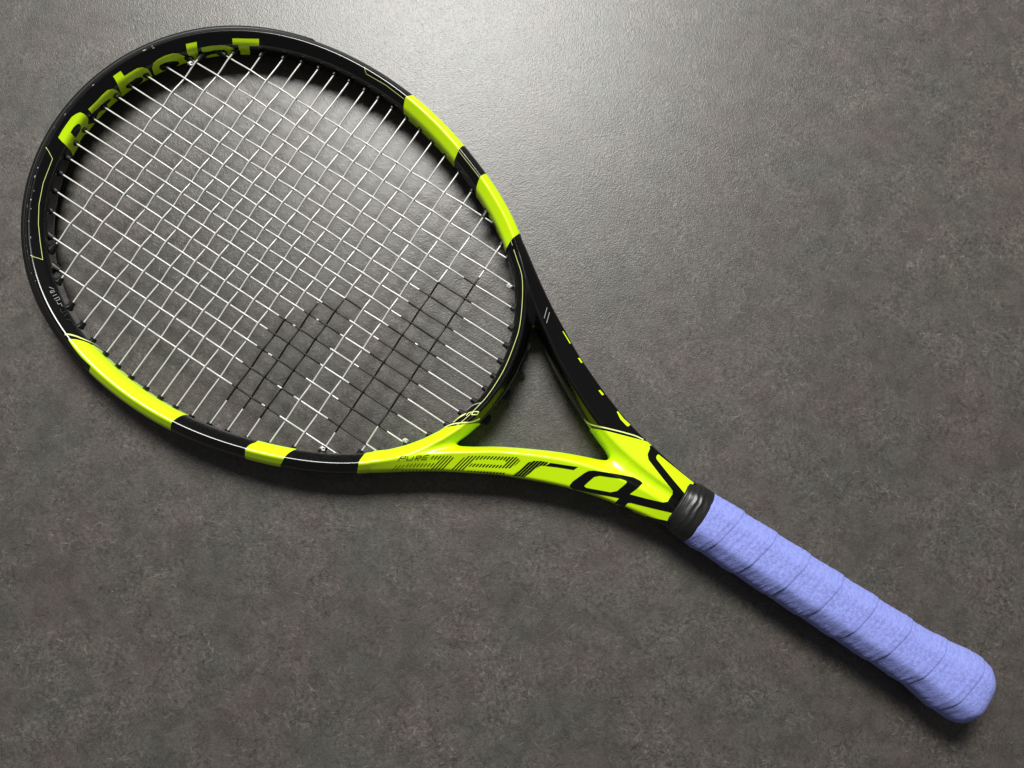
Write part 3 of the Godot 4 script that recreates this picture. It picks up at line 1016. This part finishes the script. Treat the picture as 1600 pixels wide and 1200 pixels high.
	["throat_line", "lime_stripe", "pale_lime", [389.49, 13.11, 390.65, 12.80, 391.82, 12.48, 392.95, 12.19, 393.96, 11.97, 394.80, 11.84, 395.48, 11.62, 396.11, 11.46, 396.77, 11.35, 397.47, 11.30, 398.19, 11.29, 398.89, 11.33, 399.58, 11.41, 400.14, 11.51, 400.61, 11.63, 401.20, 11.80, 402.11, 12.05, 403.44, 12.38, 405.10, 12.84, 406.94, 13.45, 408.81, 14.14, 410.67, 14.84, 412.60, 15.58, 414.55, 16.32, 416.50, 17.03, 418.55, 17.75, 420.68, 18.49, 422.69, 19.15, 424.37, 19.68, 425.63, 20.02, 426.59, 20.22, 427.38, 20.34, 428.15, 20.46, 428.89, 20.56, 429.55, 20.62, 430.18, 20.67, 430.82, 20.73], 0.75],
	["throat_line", "lime_stripe", "pale_lime", [324.50, -39.40, 325.05, -38.65, 325.58, -37.90, 326.11, -37.15, 326.64, -36.45, 327.15, -35.81, 327.64, -35.22, 328.18, -34.63, 328.84, -33.99, 329.67, -33.29, 330.64, -32.56, 331.66, -31.82, 332.66, -31.11, 333.66, -30.41, 334.64, -29.71, 335.55, -28.98, 336.34, -28.22, 337.03, -27.44, 337.66, -26.65, 338.21, -25.88, 338.70, -25.17, 339.09, -24.54, 339.40, -23.97, 339.67, -23.42, 339.96, -22.86], 0.80],
	["throat_line", "small_lettering", "pale_lime", [334.60, -21.75, 337.41, -19.94, 337.56, -21.95, 334.95, -23.86, 334.60, -21.75], 0.50],
	["throat_line", "small_lettering", "pale_lime", [332.43, -25.93, 332.38, -24.12, 333.75, -22.25], 0.50],
	["throat", "small_lettering", "pale_lime", [327.50, -33.57, 328.36, -29.32, 329.48, -26.67, 331.37, -24.42, 331.52, -25.32, 330.72, -26.97, 328.98, -30.09, 328.02, -33.56], []],
	["throat_line", "pinstripe", "pale_print", [330.48, -22.53, 330.76, -21.51, 331.07, -20.49, 331.38, -19.52, 331.75, -18.67, 332.16, -17.98, 332.60, -17.41, 333.06, -16.88, 333.56, -16.34, 334.11, -15.78, 334.70, -15.23, 335.31, -14.69, 335.91, -14.15], 0.35],
	["throat_line", "pinstripe", "pale_lime", [330.80, -34.66, 331.43, -32.68, 332.08, -30.75, 332.71, -28.73, 333.32, -26.51, 333.91, -23.86, 334.51, -20.94, 335.06, -18.11, 335.52, -15.70, 335.86, -14.00, 336.10, -12.75, 336.27, -11.54, 336.42, -9.96, 336.56, -7.90, 336.66, -5.59, 336.71, -3.05, 336.67, -0.31, 336.60, 2.57, 336.50, 5.65, 336.27, 8.95, 335.86, 12.45, 335.21, 16.34, 334.34, 20.60, 333.42, 24.77, 332.55, 28.43, 331.85, 31.32, 331.22, 33.71, 330.46, 36.04, 329.34, 38.83, 327.73, 42.35, 325.77, 46.25, 323.67, 50.18, 321.61, 53.81, 319.64, 57.08, 317.62, 60.22, 315.59, 63.13, 313.58, 65.69, 311.54, 67.86, 309.47, 69.71, 307.45, 71.36, 305.59, 72.89, 303.96, 74.28, 302.49, 75.50, 301.09, 76.63, 299.65, 77.79], 0.34],
	["throat_line", "slash", "grey_print", [337.02, 58.16, 339.35, 50.76], 0.35],
	["throat_line", "slash", "grey_print", [339.89, 56.43, 342.24, 49.03], 0.35],
	["throat", "lime_dash", "lime", [353.12, 50.79, 353.58, 51.16, 361.68, 47.25, 360.90, 46.82], []],
	["throat", "lime_dash", "lime", [370.21, 41.67, 371.11, 42.55, 374.22, 40.94, 373.53, 40.29], []],
	["throat", "lime_dash", "lime", [391.70, 31.52, 392.40, 32.37, 395.87, 31.33, 395.12, 30.14], []],
	["throat", "lime_dash", "lime", [408.18, 26.47, 408.44, 27.22, 414.06, 25.20, 419.37, 24.23, 418.75, 22.59, 417.77, 22.31, 412.28, 23.71], []],
	["throat_line", "pure_lettering", "black", [312.93, -71.02, 313.58, -67.43, 315.78, -65.88, 315.83, -67.34, 313.38, -69.03], 0.33],
	["throat_line", "pure_lettering", "black", [316.75, -65.39, 317.03, -67.89, 319.61, -66.29, 319.68, -63.47], 0.33],
	["throat_line", "pure_lettering", "black", [321.25, -65.35, 321.06, -62.44, 323.41, -60.82, 323.30, -62.09, 321.34, -63.61, 323.16, -64.10], 0.33],
	["throat_line", "pure_lettering", "black", [324.14, -60.56, 326.92, -57.83], 0.33],
	["throat_line", "pure_lettering", "black", [323.99, -61.77, 326.75, -59.74], 0.33],
	["throat_line", "pure_lettering", "black", [324.04, -62.98, 326.94, -60.95], 0.33],
]
const STRIPED := [
	[328.8, -59.8, 329.0, -56.9, 338.4, -50.9, 340.2, -51.2, 339.3, -56.7, 338.6, -60.8, 331.8, -65.3, 332.6, -59.7, 334.1, -56.3],
	[317.4, -72.4, 317.7, -69.9, 333.2, -59.4, 332.8, -62.3],
	[311.0, -79.3, 312.7, -74.2, 317.7, -70.6, 316.1, -75.8],
	[316.2, -76.2, 317.0, -75.0, 331.7, -65.0, 332.0, -65.9],
	[342.0, -58.5, 345.1, -47.8, 347.4, -45.1, 351.7, -42.4, 349.4, -51.0, 348.6, -54.8],
	[350.7, -45.9, 351.6, -42.3, 371.8, -30.2, 374.5, -30.8, 373.9, -33.4, 372.6, -37.0, 370.6, -38.9, 366.2, -41.3, 368.0, -36.3, 366.3, -35.8, 355.6, -42.1],
	[350.2, -50.8, 351.1, -48.0, 367.7, -38.6, 367.3, -40.8, 358.2, -46.1],
	[350.4, -54.0, 350.4, -53.3, 370.7, -41.9, 370.6, -43.2, 361.5, -48.4],
	[375.4, -41.2, 377.7, -34.1, 379.1, -29.4, 381.5, -26.6, 385.1, -24.4, 391.2, -21.8, 390.5, -24.2, 386.3, -26.9, 385.1, -29.3, 383.7, -33.4, 381.9, -37.7],
]
